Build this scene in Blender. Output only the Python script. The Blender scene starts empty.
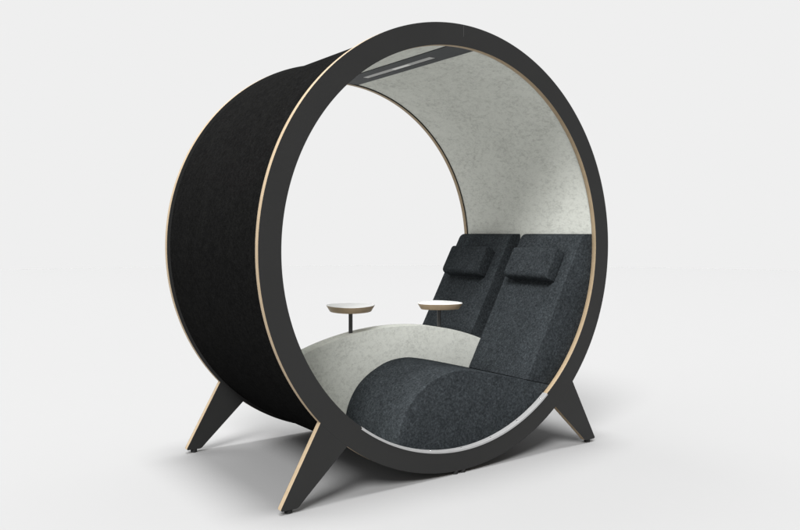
import bpy, bmesh, math, random
from mathutils import Vector, Matrix
random.seed(4)
S = bpy.context.scene
C = S.collection
pi = math.pi

# ---------------------------------------------------------------- measures
R_OUT, R_IN = 1.065, 0.962      # plywood ring
T = 0.029                       # plywood thickness
D = 1.112                       # depth over both rings
ZC = 1.0795                     # ring centre height
R_COVER = 1.049                 # outside of the felt drum
R_LINER = 0.969                 # inside of the felt drum

# ---------------------------------------------------------------- materials
def mat(name):
    m = bpy.data.materials.new(name); m.use_nodes = True
    n = m.node_tree.nodes; l = m.node_tree.links
    return m, n, l, n['Principled BSDF']

def felt(name, dark, mid, light, fine=260.0, blotch=38.0, squash=(1, 1, 1), bump=0.25, rough=0.95, sheen=0.0, blotch_amt=0.5, spread=.13, low=.22):
    m, n, l, p = mat(name)
    tc = n.new('ShaderNodeTexCoord'); mp = n.new('ShaderNodeMapping'); mp.inputs['Scale'].default_value = squash
    l.new(tc.outputs['Object'], mp.inputs['Vector'])
    a = n.new('ShaderNodeTexNoise'); a.inputs['Scale'].default_value = fine; a.inputs['Detail'].default_value = 5; a.inputs['Roughness'].default_value = .7
    b = n.new('ShaderNodeTexNoise'); b.inputs['Scale'].default_value = blotch; b.inputs['Detail'].default_value = 8; b.inputs['Roughness'].default_value = .72
    b.inputs['Distortion'].default_value = .6
    c = n.new('ShaderNodeTexNoise'); c.inputs['Scale'].default_value = blotch * .17; c.inputs['Detail'].default_value = 4
    for t in (a, b, c): l.new(mp.outputs[0], t.inputs['Vector'])
    mx = n.new('ShaderNodeMix'); mx.data_type = 'FLOAT'; mx.inputs[0].default_value = blotch_amt
    l.new(a.outputs[0], mx.inputs[2]); l.new(b.outputs[0], mx.inputs[3])
    mx2 = n.new('ShaderNodeMix'); mx2.data_type = 'FLOAT'; mx2.inputs[0].default_value = low
    l.new(mx.outputs[0], mx2.inputs[2]); l.new(c.outputs[0], mx2.inputs[3])
    r = n.new('ShaderNodeValToRGB'); e = r.color_ramp.elements
    e[0].position = .5 - spread; e[0].color = (*dark, 1); e[1].position = .5 + spread; e[1].color = (*light, 1)
    k = e.new(.5); k.color = (*mid, 1)
    l.new(mx2.outputs[0], r.inputs[0]); l.new(r.outputs[0], p.inputs['Base Color'])
    p.inputs['Roughness'].default_value = rough
    p.inputs['Specular IOR Level'].default_value = .0
    p.inputs['Sheen Weight'].default_value = sheen; p.inputs['Sheen Roughness'].default_value = .6
    bp = n.new('ShaderNodeBump'); bp.inputs['Strength'].default_value = bump; bp.inputs['Distance'].default_value = .003
    l.new(mx.outputs[0], bp.inputs['Height']); l.new(bp.outputs[0], p.inputs['Normal'])
    return m

def scaled(c, k): return tuple(x * k for x in c)
LF = (.60, .612, .565)
M_LIGHT = felt('light_grey_felt', scaled(LF, .68), LF, scaled(LF, 1.10), fine=120, blotch=42, squash=(1, .65, 1.25), bump=.15, blotch_amt=.60, spread=.14, low=.16)
SF = (.0285, .0325, .0355)
M_SEAT = felt('charcoal_wool', scaled(SF, .52), scaled(SF, 1.03), scaled(SF, 1.85), fine=115, blotch=62, bump=.5, blotch_amt=.42, spread=.11, low=.10)
M_BLACK = felt('black_felt', (.0040, .0040, .0040), (.0064, .0064, .0063), (.0100, .0100, .0098), fine=150, blotch=50, bump=.35, spread=.10, low=.1)

# dark laminate
m, n, l, p = mat('dark_laminate')
tc = n.new('ShaderNodeTexCoord'); nz = n.new('ShaderNodeTexNoise'); nz.inputs['Scale'].default_value = 4; nz.inputs['Detail'].default_value = 6
l.new(tc.outputs['Object'], nz.inputs['Vector'])
r = n.new('ShaderNodeValToRGB'); e = r.color_ramp.elements
e[0].color = (.0205, .0205, .0203, 1); e[1].color = (.0245, .0245, .024, 1)
l.new(nz.outputs[0], r.inputs[0]); l.new(r.outputs[0], p.inputs['Base Color'])
p.inputs['Roughness'].default_value = .62; p.inputs['Specular IOR Level'].default_value = .18
nb = n.new('ShaderNodeTexNoise'); nb.inputs['Scale'].default_value = 900
l.new(tc.outputs['Object'], nb.inputs['Vector'])
bp = n.new('ShaderNodeBump'); bp.inputs['Strength'].default_value = .05; bp.inputs['Distance'].default_value = .001
l.new(nb.outputs[0], bp.inputs['Height']); l.new(bp.outputs[0], p.inputs['Normal'])
M_LAM = m

def wood(name, axis, period, lo, hi):
    """birch plywood edge: plies stacked along one axis, fine grain"""
    m, n, l, p = mat(name)
    tc = n.new('ShaderNodeTexCoord'); sp = n.new('ShaderNodeSeparateXYZ'); l.new(tc.outputs['Object'], sp.inputs[0])
    mu = n.new('ShaderNodeMath'); mu.operation = 'MULTIPLY'; mu.inputs[1].default_value = 1 / period; l.new(sp.outputs[axis], mu.inputs[0])
    fr = n.new('ShaderNodeMath'); fr.operation = 'PINGPONG'; fr.inputs[1].default_value = 1; l.new(mu.outputs[0], fr.inputs[0])
    nz = n.new('ShaderNodeTexNoise'); nz.inputs['Scale'].default_value = 35; nz.inputs['Detail'].default_value = 6; l.new(tc.outputs['Object'], nz.inputs['Vector'])
    mx = n.new('ShaderNodeMix'); mx.data_type = 'FLOAT'; mx.inputs[0].default_value = .5
    l.new(fr.outputs[0], mx.inputs[2]); l.new(nz.outputs[0], mx.inputs[3])
    r = n.new('ShaderNodeValToRGB'); e = r.color_ramp.elements
    e[0].position = .25; e[0].color = (*lo, 1); e[1].position = .6; e[1].color = (*hi, 1)
    l.new(mx.outputs[0], r.inputs[0]); l.new(r.outputs[0], p.inputs['Base Color'])
    p.inputs['Roughness'].default_value = .5; p.inputs['Specular IOR Level'].default_value = .25
    return m
M_WOOD = wood('birch_ply_edge', 1, .0024, (.255, .190, .118), (.37, .285, .185))
M_TWOOD = wood('birch_ply_table', 2, .0024, (.30, .225, .145), (.40, .305, .20))

def plain(name, col, rough, spec=.5, metal=0, var=.06, scale=60):
    m, n, l, p = mat(name)
    tc = n.new('ShaderNodeTexCoord'); nz = n.new('ShaderNodeTexNoise'); nz.inputs['Scale'].default_value = scale; nz.inputs['Detail'].default_value = 4
    l.new(tc.outputs['Object'], nz.inputs['Vector'])
    r = n.new('ShaderNodeValToRGB'); e = r.color_ramp.elements
    e[0].position = .3; e[1].position = .7
    e[0].color = (*scaled(col, 1 - var), 1); e[1].color = (*scaled(col, 1 + var), 1)
    l.new(nz.outputs[0], r.inputs[0]); l.new(r.outputs[0], p.inputs['Base Color'])
    p.inputs['Roughness'].default_value = rough; p.inputs['Specular IOR Level'].default_value = spec; p.inputs['Metallic'].default_value = metal
    return m
M_POST = plain('black_steel', (.035, .035, .035), .4)
M_RUB = plain('black_rubber', (.018, .018, .018), .8, .2)
M_WHITE = plain('white_laminate', (.93, .93, .92), .35, .4, var=.01)
M_STEEL = plain('brushed_steel', (.40, .40, .40), .38, .5, .35, var=.05, scale=18)
M_SCREW = plain('screw_steel', (.85, .85, .85), .2, .5, 1)
M_FIX = plain('dark_fixture', (.055, .059, .062), .65, .15)
M_DIFF = plain('grey_diffuser', (.42, .42, .41), .6, .3, var=.03)
M_PALE = plain('pale_plastic', (.75, .75, .73), .4, .4, var=.02)
M_GROOVE = plain('face_joint', (.07, .07, .07), .6, .3)

# ---------------------------------------------------------------- mesh helpers
def link(name, bm, mats, parent=None, smooth=True, angle=35):
    bmesh.ops.recalc_face_normals(bm, faces=bm.faces)
    me = bpy.data.meshes.new(name); 
    for f in bm.faces: f.smooth = smooth
    if smooth:
        for e in bm.edges:
            if len(e.link_faces) == 2 and e.calc_face_angle(0) > math.radians(angle): e.smooth = False
    bm.to_mesh(me); bm.free()
    for q in (mats if isinstance(mats, (list, tuple)) else [mats]): me.materials.append(q)
    o = bpy.data.objects.new(name, me); C.objects.link(o)
    if parent: o.parent = parent
    return o

def extrude_profile(pts, y0, y1, bevel=0, seg=3):
    """closed x,z outline pushed from y0 to y1; the two end outlines rounded over"""
    bm = bmesh.new()
    a = [bm.verts.new((x, y0, z)) for x, z in pts]; b = [bm.verts.new((x, y1, z)) for x, z in pts]
    bm.faces.new(a); bm.faces.new(b[::-1]); k = len(pts)
    for i in range(k): bm.faces.new((a[i], a[(i + 1) % k], b[(i + 1) % k], b[i]))
    bmesh.ops.recalc_face_normals(bm, faces=bm.faces)
    if bevel:
        es = [e for e in bm.edges if e.calc_face_angle(0) > math.radians(40)]
        bmesh.ops.bevel(bm, geom=es, offset=bevel, segments=seg, profile=.5, affect='EDGES', clamp_overlap=True)
    return bm

def box(bm, x0, x1, y0, y1, z0, z1):
    v = [bm.verts.new((x, y, z)) for x in (x0, x1) for y in (y0, y1) for z in (z0, z1)]
    for f in ((0, 1, 3, 2), (4, 6, 7, 5), (0, 4, 5, 1), (2, 3, 7, 6), (0, 2, 6, 4), (1, 5, 7, 3)): bm.faces.new([v[i] for i in f])

def tube(r, z0, z1, x=0, y=0, seg=32, bev=0):
    bm = bmesh.new(); prof = [(r - bev, z0), (r, z0 + bev), (r, z1 - bev), (r - bev, z1)] if bev else [(r, z0), (r, z1)]
    rings = [[bm.verts.new((x + q * math.cos(2 * pi * i / seg), y + q * math.sin(2 * pi * i / seg), z)) for i in range(seg)] for q, z in prof]
    for A, B in zip(rings, rings[1:]):
        for i in range(seg): bm.faces.new((A[i], A[(i + 1) % seg], B[(i + 1) % seg], B[i]))
    bm.faces.new(rings[0][::-1]); bm.faces.new(rings[-1])
    return bm

def pc(r, a):                      # angle measured from straight down, + to the right
    return (r * math.sin(a), ZC - r * math.cos(a))

def sweep_ring(prof, n=240, a0=None, a1=None):
    """prof: list of (radius, y, material index of the face that starts here); turned round the drum's axis"""
    full = a0 is None
    if full: a0, a1 = 0, 2 * pi
    bm = bmesh.new(); cnt = n if full else n + 1
    rows = []
    for i in range(cnt):
        a = a0 + (a1 - a0) * i / n
        rows.append([bm.verts.new((r * math.sin(a), y, ZC - r * math.cos(a))) for r, y, _ in prof])
    k = len(prof)
    for i in range(n):
        A, B = rows[i], rows[(i + 1) % cnt]
        for j in range(k):
            f = bm.faces.new((A[j], A[(j + 1) % k], B[(j + 1) % k], B[j])); f.material_index = prof[j][2]
    if not full:
        bm.faces.new(rows[0]); bm.faces.new(rows[-1][::-1])
    return bm

# ---------------------------------------------------------------- the pod
pod = bpy.data.objects.new('seating_pod', None); C.objects.link(pod); pod.location = (0, 0, 0)
pod['label'] = 'round black felt lounge pod with two reclined seats on splayed plywood legs'
pod['category'] = 'seating pod'
# the rings --------------------------------------------------------
LAM = .0012                        # laminate thickness
ch = .0008
def ring_profile(y0, y1):
    return [(R_IN + ch, y0, 0), (R_OUT - ch, y0, 0), (R_OUT, y0 + LAM, 1), (R_OUT, y1 - LAM, 0), (R_OUT - ch, y1, 0), (R_IN + ch, y1, 0), (R_IN, y1 - LAM, 1), (R_IN, y0 + LAM, 0)]
# outline of a leg, right hand one; starts and ends on the ring's circle
A_OUT = math.atan2(.785, ZC - .357); A_INN = math.atan2(.652, ZC - .237)
def leg_bm(side, y0, y1):
    arc = [pc(R_OUT - .0006, A_OUT + (A_INN - A_OUT) * i / 14) for i in range(15)]
    pts = [arc[0], (.787, .352), (.968, .030), (.971, .022), (.966, .0175), (.900, .0165), (.890, .0195), (.881, .027), (.868, .040)] + arc[::-1][:-1]
    pts = [(side * x, z) for x, z in pts]
    if side < 0: pts = pts[::-1]
    bm = bmesh.new(); k = len(pts)
    lay = [[bm.verts.new((x, y, z)) for x, z in pts] for y in (y0, y0 + LAM, y1 - LAM, y1)]
    bm.faces.new(lay[0]); bm.faces.new(lay[3][::-1])
    for j in range(3):
        for i in range(k):
            f = bm.faces.new((lay[j][i], lay[j][(i + 1) % k], lay[j + 1][(i + 1) % k], lay[j + 1][i])); f.material_index = (0, 1, 0)[j]
    return bm
for y0, y1, ym in ((0, T, T * .62), (D - T, D, D - T * .5)):
    ring = link('ring_frame', sweep_ring(ring_profile(y0, y1)), [M_LAM, M_WOOD], pod)
    for s in (-1, 1):
        lg = link('leg', leg_bm(s, y0, y1), [M_LAM, M_WOOD], pod)
        link('foot_pad', tube(.0165, 0, .0178, s * .928, ym + .001, 28, .002), M_RUB, lg)
        link('foot_pad', tube(.0145, 0, .016, s * .0235 - .011, (.0125 if y0 == 0 else ym), 28, .002), M_RUB, ring)
    if y0 == 0:                                      # hairline joint in the face near the top
        bm = bmesh.new(); box(bm, -.0045, -.0028, -.0006, .0005, ZC + 1.008, ZC + 1.0615)
        link('face_joint', bm, M_GROOVE, ring, False)

# felt drum ----------------------------------------------------------
RM = (R_COVER + R_LINER) / 2
ya, yb = T + .0003, D - T - .0003
link('outer_cover', sweep_ring([(RM + .001, ya, 0), (R_COVER - .003, ya, 0), (R_COVER, ya + .003, 0), (R_COVER, yb - .003, 0), (R_COVER - .003, yb, 0), (RM + .001, yb, 0)]), M_BLACK, pod)
link('inner_liner', sweep_ring([(R_LINER, ya + .001, 0), (R_LINER, yb - .001, 0), (RM - .001, yb - .001, 0), (RM - .001, ya + .001, 0)]), M_LIGHT, pod)

# seats --------------------------------------------------------------
RB = R_LINER - .0015
def catmull(P, n=8):
    out = []
    for i in range(len(P) - 1):
        p0 = P[max(i - 1, 0)]; p1 = P[i]; p2 = P[i + 1]; p3 = P[min(i + 2, len(P) - 1)]
        for j in range(n):
            t = j / n
            out.append(tuple(.5 * (2 * p1[k] + (p2[k] - p0[k]) * t + (2 * p0[k] - 5 * p1[k] + 4 * p2[k] - p3[k]) * t * t + (3 * p1[k] - p0[k] - 3 * p2[k] + p3[k]) * t ** 3) for k in (0, 1)))
    return out + [P[-1]]
def zc_at(x, r=RB): return ZC - math.sqrt(r * r - x * x)
top = catmull([(-.362, zc_at(-.362)), (-.350, .255), (-.325, .318), (-.283, .378), (-.228, .424), (-.164, .459), (-.105, .482), (-.040, .4935), (.035, .4945), (.110, .482), (.192, .464), (.343, .4265), (.468, .3945), (.560, .371), (.634, .3525)], 6)
xr = .634
a_r = math.asin(xr / RB); a_l = math.asin(-.362 / RB)
seat_pts = top[:-1] + [pc(RB, a_r + (a_l - a_r) * i / 40) for i in range(41)][:-1]
P0 = Vector((.468, .395)); U = Vector((.482, .876)).normalized(); N = Vector((-.876, .482)).normalized()
# backrest: front line, rounded shoulder, flat top, then down along the drum
ZT = 1.1575
rr = .055
# centre of the rounding: rr behind the front line and rr under the top
s_c = ((ZT - rr) - (P0.y - N.y * rr)) / U.y
cc = P0 - N * rr + U * s_c
ang0 = math.atan2(N.y, N.x); ang1 = pi / 2
sh = [(cc.x + rr * math.cos(ang0 + (ang1 - ang0) * i / 10), cc.y + rr * math.sin(ang0 + (ang1 - ang0) * i / 10)) for i in range(11)]
a_top = pi / 2 + math.asin((ZT - ZC) / RB)
a_bot = a_r + .001
back_pts = [(P0.x, P0.y + .0012)] + [tuple(P0 + U * (s_c * i / 12)) for i in range(1, 12)] + sh + [pc(RB, a_top + (a_bot - a_top) * i / 36) for i in range(37)][:-1] + [(xr, .3537)]
def pillow_bm(y0, y1):
    # outline in (u along backrest, n away from it)
    s0, s1, th, r = .560, .750, .078, .026
    o = [(s0 + .006, -.001), (s1 - .006, -.001)]
    for cx_, cn, b0 in ((s1 - r, th - r, 0), (s0 + r, th - r, pi / 2)):
        for i in range(9):
            b = b0 + (pi / 2) * i / 8; o.append((cx_ + r * math.cos(b), cn + r * math.sin(b)))
    pts = [tuple(P0 + U * u + N * q) for u, q in o]
    return extrude_profile(pts, y0, y1, .009, 4)
for y0, y1, lab in ((T + .001, .498, None), (.590, 1.066, None)):
    link('seat', extrude_profile(seat_pts, y0, y1, .0045), M_SEAT, pod)
    link('backrest', extrude_profile(back_pts, y0, y1, .0045), M_SEAT, pod)
    c_ = (y0 + y1) / 2 + .004
    link('headrest', pillow_bm(c_ - .168, c_ + .168), M_SEAT, pod)

# divider between the seats ------------------------------------------
RD, cxd, czd = 1.64, -.03, -.974
def zd(x): return czd + math.sqrt(RD * RD - (x - cxd) ** 2)
x_l = -.40
while zd(x_l) > zc_at(x_l, RB): x_l -= .001
x_r = .40
while zd(x_r) > zc_at(x_r, RB): x_r += .001
al, ar = math.asin(x_l / RB), math.asin(x_r / RB)
dp = [(x_l + (x_r - x_l) * i / 60, zd(x_l + (x_r - x_l) * i / 60)) for i in range(61)] + [pc(RB, ar + (al - ar) * i / 60) for i in range(1, 60)]
link('divider', extrude_profile(dp, .4995, .5885, .0025, 2), M_LIGHT, pod)

# tables ---------------------------------------------------------------
def table_bm(rot, zt):
    # rounded three-sided top, sides taper inwards below
    n = 120; out = []
    for i in range(n):
        a = 2 * pi * i / n
        r = .124 * (1 + .07 * math.cos(3 * a) + .012 * math.cos(6 * a))
        out.append((r * math.cos(a + rot), r * math.sin(a + rot)))
    bm = bmesh.new()
    lay = []
    for z, k in ((zt, .985), (zt - .0015, .998), (zt - .003, 1), (zt - .0045, .998), (zt - .0325, .86), (zt - .034, .85)):
        lay.append([bm.verts.new((x * k, y * k, z)) for x, y in out])
    bm.faces.new(lay[0]); bm.faces.new(lay[-1][::-1]).material_index = 1
    for j in range(5):
        for i in range(n):
            f = bm.faces.new((lay[j][i], lay[j][(i + 1) % n], lay[j + 1][(i + 1) % n], lay[j + 1][i])); f.material_index = 0 if j < 2 else 1
    return bm
YT = .548
for x, rot, zt in ((-.292, math.atan2(-3.3, -2.07), .789), (.292, math.atan2(-3.3, 2.3), .773)):
    t = link('table_top', table_bm(rot, zt), [M_WHITE, M_TWOOD], pod); t.location = (x, YT, 0)
    link('table_post', tube(.0105, zd(x) - .02, zt - .035, 0, 0, 32), M_POST, t)

# steel guard on the front ring's lower inside edge ---------------------
g0, g1 = -math.atan2(.572, ZC - .310), math.atan2(.588, ZC - .312)
gd = link('edge_guard', sweep_ring([(R_IN - .0003, -.0003, 0), (R_IN + .0085, -.0003, 0), (R_IN + .0085, -.0016, 0), (R_IN - .0012, -.0016, 0), (R_IN - .0022, -.0006, 0), (R_IN - .0022, T + .0, 0), (R_IN - .0003, T + .0, 0)], 110, g0, g1), M_STEEL, pod)
k = 7
for i in range(k):
    a = g0 + .045 + (g1 - g0 - .09) * i / (k - 1)
    bm = tube(.0042, -.0009, .0006, 0, 0, 16, .0004)
    x, z = pc(R_IN - .0022, a)
    bmesh.ops.transform(bm, matrix=Matrix.Translation((x, .0155, z)) @ Matrix.Rotation(-a, 4, 'Y'), verts=bm.verts)
    link('screw', bm, M_SCREW, gd)

# light fitting under the roof -------------------------------------------
zb = ZC + math.sqrt(R_LINER ** 2 - .096 ** 2) - .0015
x0, x1, sx0, sx1, sy0, sy1 = -.067, .095, -.001, .042, .265, .890
bm = bmesh.new()
zt2 = zb + .0035
box(bm, x0, sx0, T + .002, D - T - .002, zb, zb + .0055)
box(bm, sx1, x1, T + .002, D - T - .002, zb, zb + .0055)
box(bm, sx0, sx1, T + .002, sy0, zb, zb + .0055)
box(bm, sx0, sx1, sy1, D - T - .002, zb, zb + .0055)
bmesh.ops.remove_doubles(bm, verts=bm.verts, dist=1e-5)
fx = link('ceiling_light', bm, M_FIX, pod, False)
bm = bmesh.new(); box(bm, sx0 + .001, sx1 - .001, sy0 + .001, sy1 - .001, zb + .0018, zb + .0035)
df = link('diffuser', bm, M_DIFF, fx, False)
bm = bmesh.new(); box(bm, .009, .033, .468, .612, zb + .0006, zb + .0017)  # small paler rectangle in the middle of the slot
link('lens', bm, M_PALE, fx, False)

# ---------------------------------------------------------------- studio floor
BG = .8632
E_KEY = 1.75
E_FRONT = 1.5
E_REAR = .2
m, n, l, p = mat('studio_floor')
tc = n.new('ShaderNodeTexCoord'); nz = n.new('ShaderNodeTexNoise'); nz.inputs['Scale'].default_value = 3
l.new(tc.outputs['Object'], nz.inputs['Vector'])
r = n.new('ShaderNodeValToRGB'); e = r.color_ramp.elements
FA = .2430
e[0].color = (FA * .998,) * 3 + (1,); e[1].color = (FA * 1.002,) * 3 + (1,)
l.new(nz.outputs[0], r.inputs[0])
df_ = n.new('ShaderNodeBsdfDiffuse'); l.new(r.outputs[0], df_.inputs[0]); l.new(df_.outputs[0], n['Material Output'].inputs[0]); n.remove(p)
bm = bmesh.new(); vs = [bm.verts.new((24 * math.cos(2 * pi * i / 96), 24 * math.sin(2 * pi * i / 96), 0)) for i in range(96)]; bm.faces.new(vs)
fl = link('floor', bm, m, None, False); fl['kind'] = 'structure'

# ---------------------------------------------------------------- light
w = bpy.data.worlds.new('World'); S.world = w; w.use_nodes = True
wn, wl = w.node_tree.nodes, w.node_tree.links
# even pale backdrop tone; made-up dimming behind the camera shades faces turned that way
wt = wn.new('ShaderNodeTexCoord'); ws = wn.new('ShaderNodeSeparateXYZ'); wl.new(wt.outputs['Generated'], ws.inputs[0])
wm = wn.new('ShaderNodeMapRange'); wm.interpolation_type = 'SMOOTHSTEP'
wm.inputs['From Min'].default_value = -.45; wm.inputs['From Max'].default_value = -.02
wm.inputs['To Min'].default_value = .27; wm.inputs['To Max'].default_value = BG
wl.new(ws.outputs['Y'], wm.inputs['Value'])
wx = wn.new('ShaderNodeMapRange'); wx.interpolation_type = 'SMOOTHSTEP'      # added brightness on the left, lifts seat fronts, liner and shadow core
wx.inputs['From Min'].default_value = -.06; wx.inputs['From Max'].default_value = -.65
wx.inputs['To Min'].default_value = 1; wx.inputs['To Max'].default_value = 1.3
wl.new(ws.outputs['X'], wx.inputs['Value'])
wp = wn.new('ShaderNodeMath'); wp.operation = 'MULTIPLY'; wl.new(wm.outputs[0], wp.inputs[0]); wl.new(wx.outputs[0], wp.inputs[1])
wl.new(wp.outputs[0], wn['Background'].inputs[0])
wn['Background'].inputs[1].default_value = 1
def area(name, loc, target, size, irr):
    """big soft disc lamp; irr = radiance a white matt card facing it at the pod would get"""
    la = bpy.data.lights.new(name, 'AREA'); la.shape = 'DISK'; la.size = size
    d = (Vector(target) - Vector(loc)); dist = d.length
    la.energy = irr * pi * pi * dist * dist       # E = P/(pi*d^2) per unit; L = E/pi
    o = bpy.data.objects.new(name, la); C.objects.link(o); o.location = loc
    o.rotation_euler = d.to_track_quat('-Z', 'Y').to_euler()
    return o
area('overhead_softbox', (4, .5, 500), (0, .5, 0), 165, E_KEY)
L = Vector((-.56, -.43, .71)).normalized()
area('front_softbox', Vector((0, .5, .9)) + L * 500, (0, .5, .9), 190, E_FRONT)
L = Vector((-.14, .52, .84)).normalized()
area('rear_fill', Vector((0, .5, .9)) + L * 500, (0, .5, .9), 240, E_REAR)  # added fill lamp, lifts divider top and tables through the back opening

# ---------------------------------------------------------------- camera
cx, cy, cz, yaw, pit, rol, f = -2.3603, -2.7679, 1.1575, .6230, -.0413, .0013, 757.45
fw = Vector((math.sin(yaw) * math.cos(pit), math.cos(yaw) * math.cos(pit), math.sin(pit)))
rt = Vector((math.cos(yaw), -math.sin(yaw), 0)); up = rt.cross(fw)
r2 = rt * math.cos(rol) + up * math.sin(rol); u2 = -rt * math.sin(rol) + up * math.cos(rol)
cam = bpy.data.cameras.new('camera'); co = bpy.data.objects.new('camera', cam); C.objects.link(co); S.camera = co
M = Matrix.Identity(4)
for i in range(3): M[i][0] = r2[i]; M[i][1] = u2[i]; M[i][2] = -fw[i]; M[i][3] = (cx, cy, cz)[i]
co.matrix_world = M
cam.sensor_width = 36; cam.sensor_fit = 'HORIZONTAL'; cam.lens = f / 800 * 36; cam.clip_start = .05; cam.clip_end = 1500
S.render.engine = 'CYCLES'
S.view_settings.view_transform = 'Standard'; S.view_settings.look = 'None'; S.view_settings.exposure = 0; S.view_settings.gamma = 1
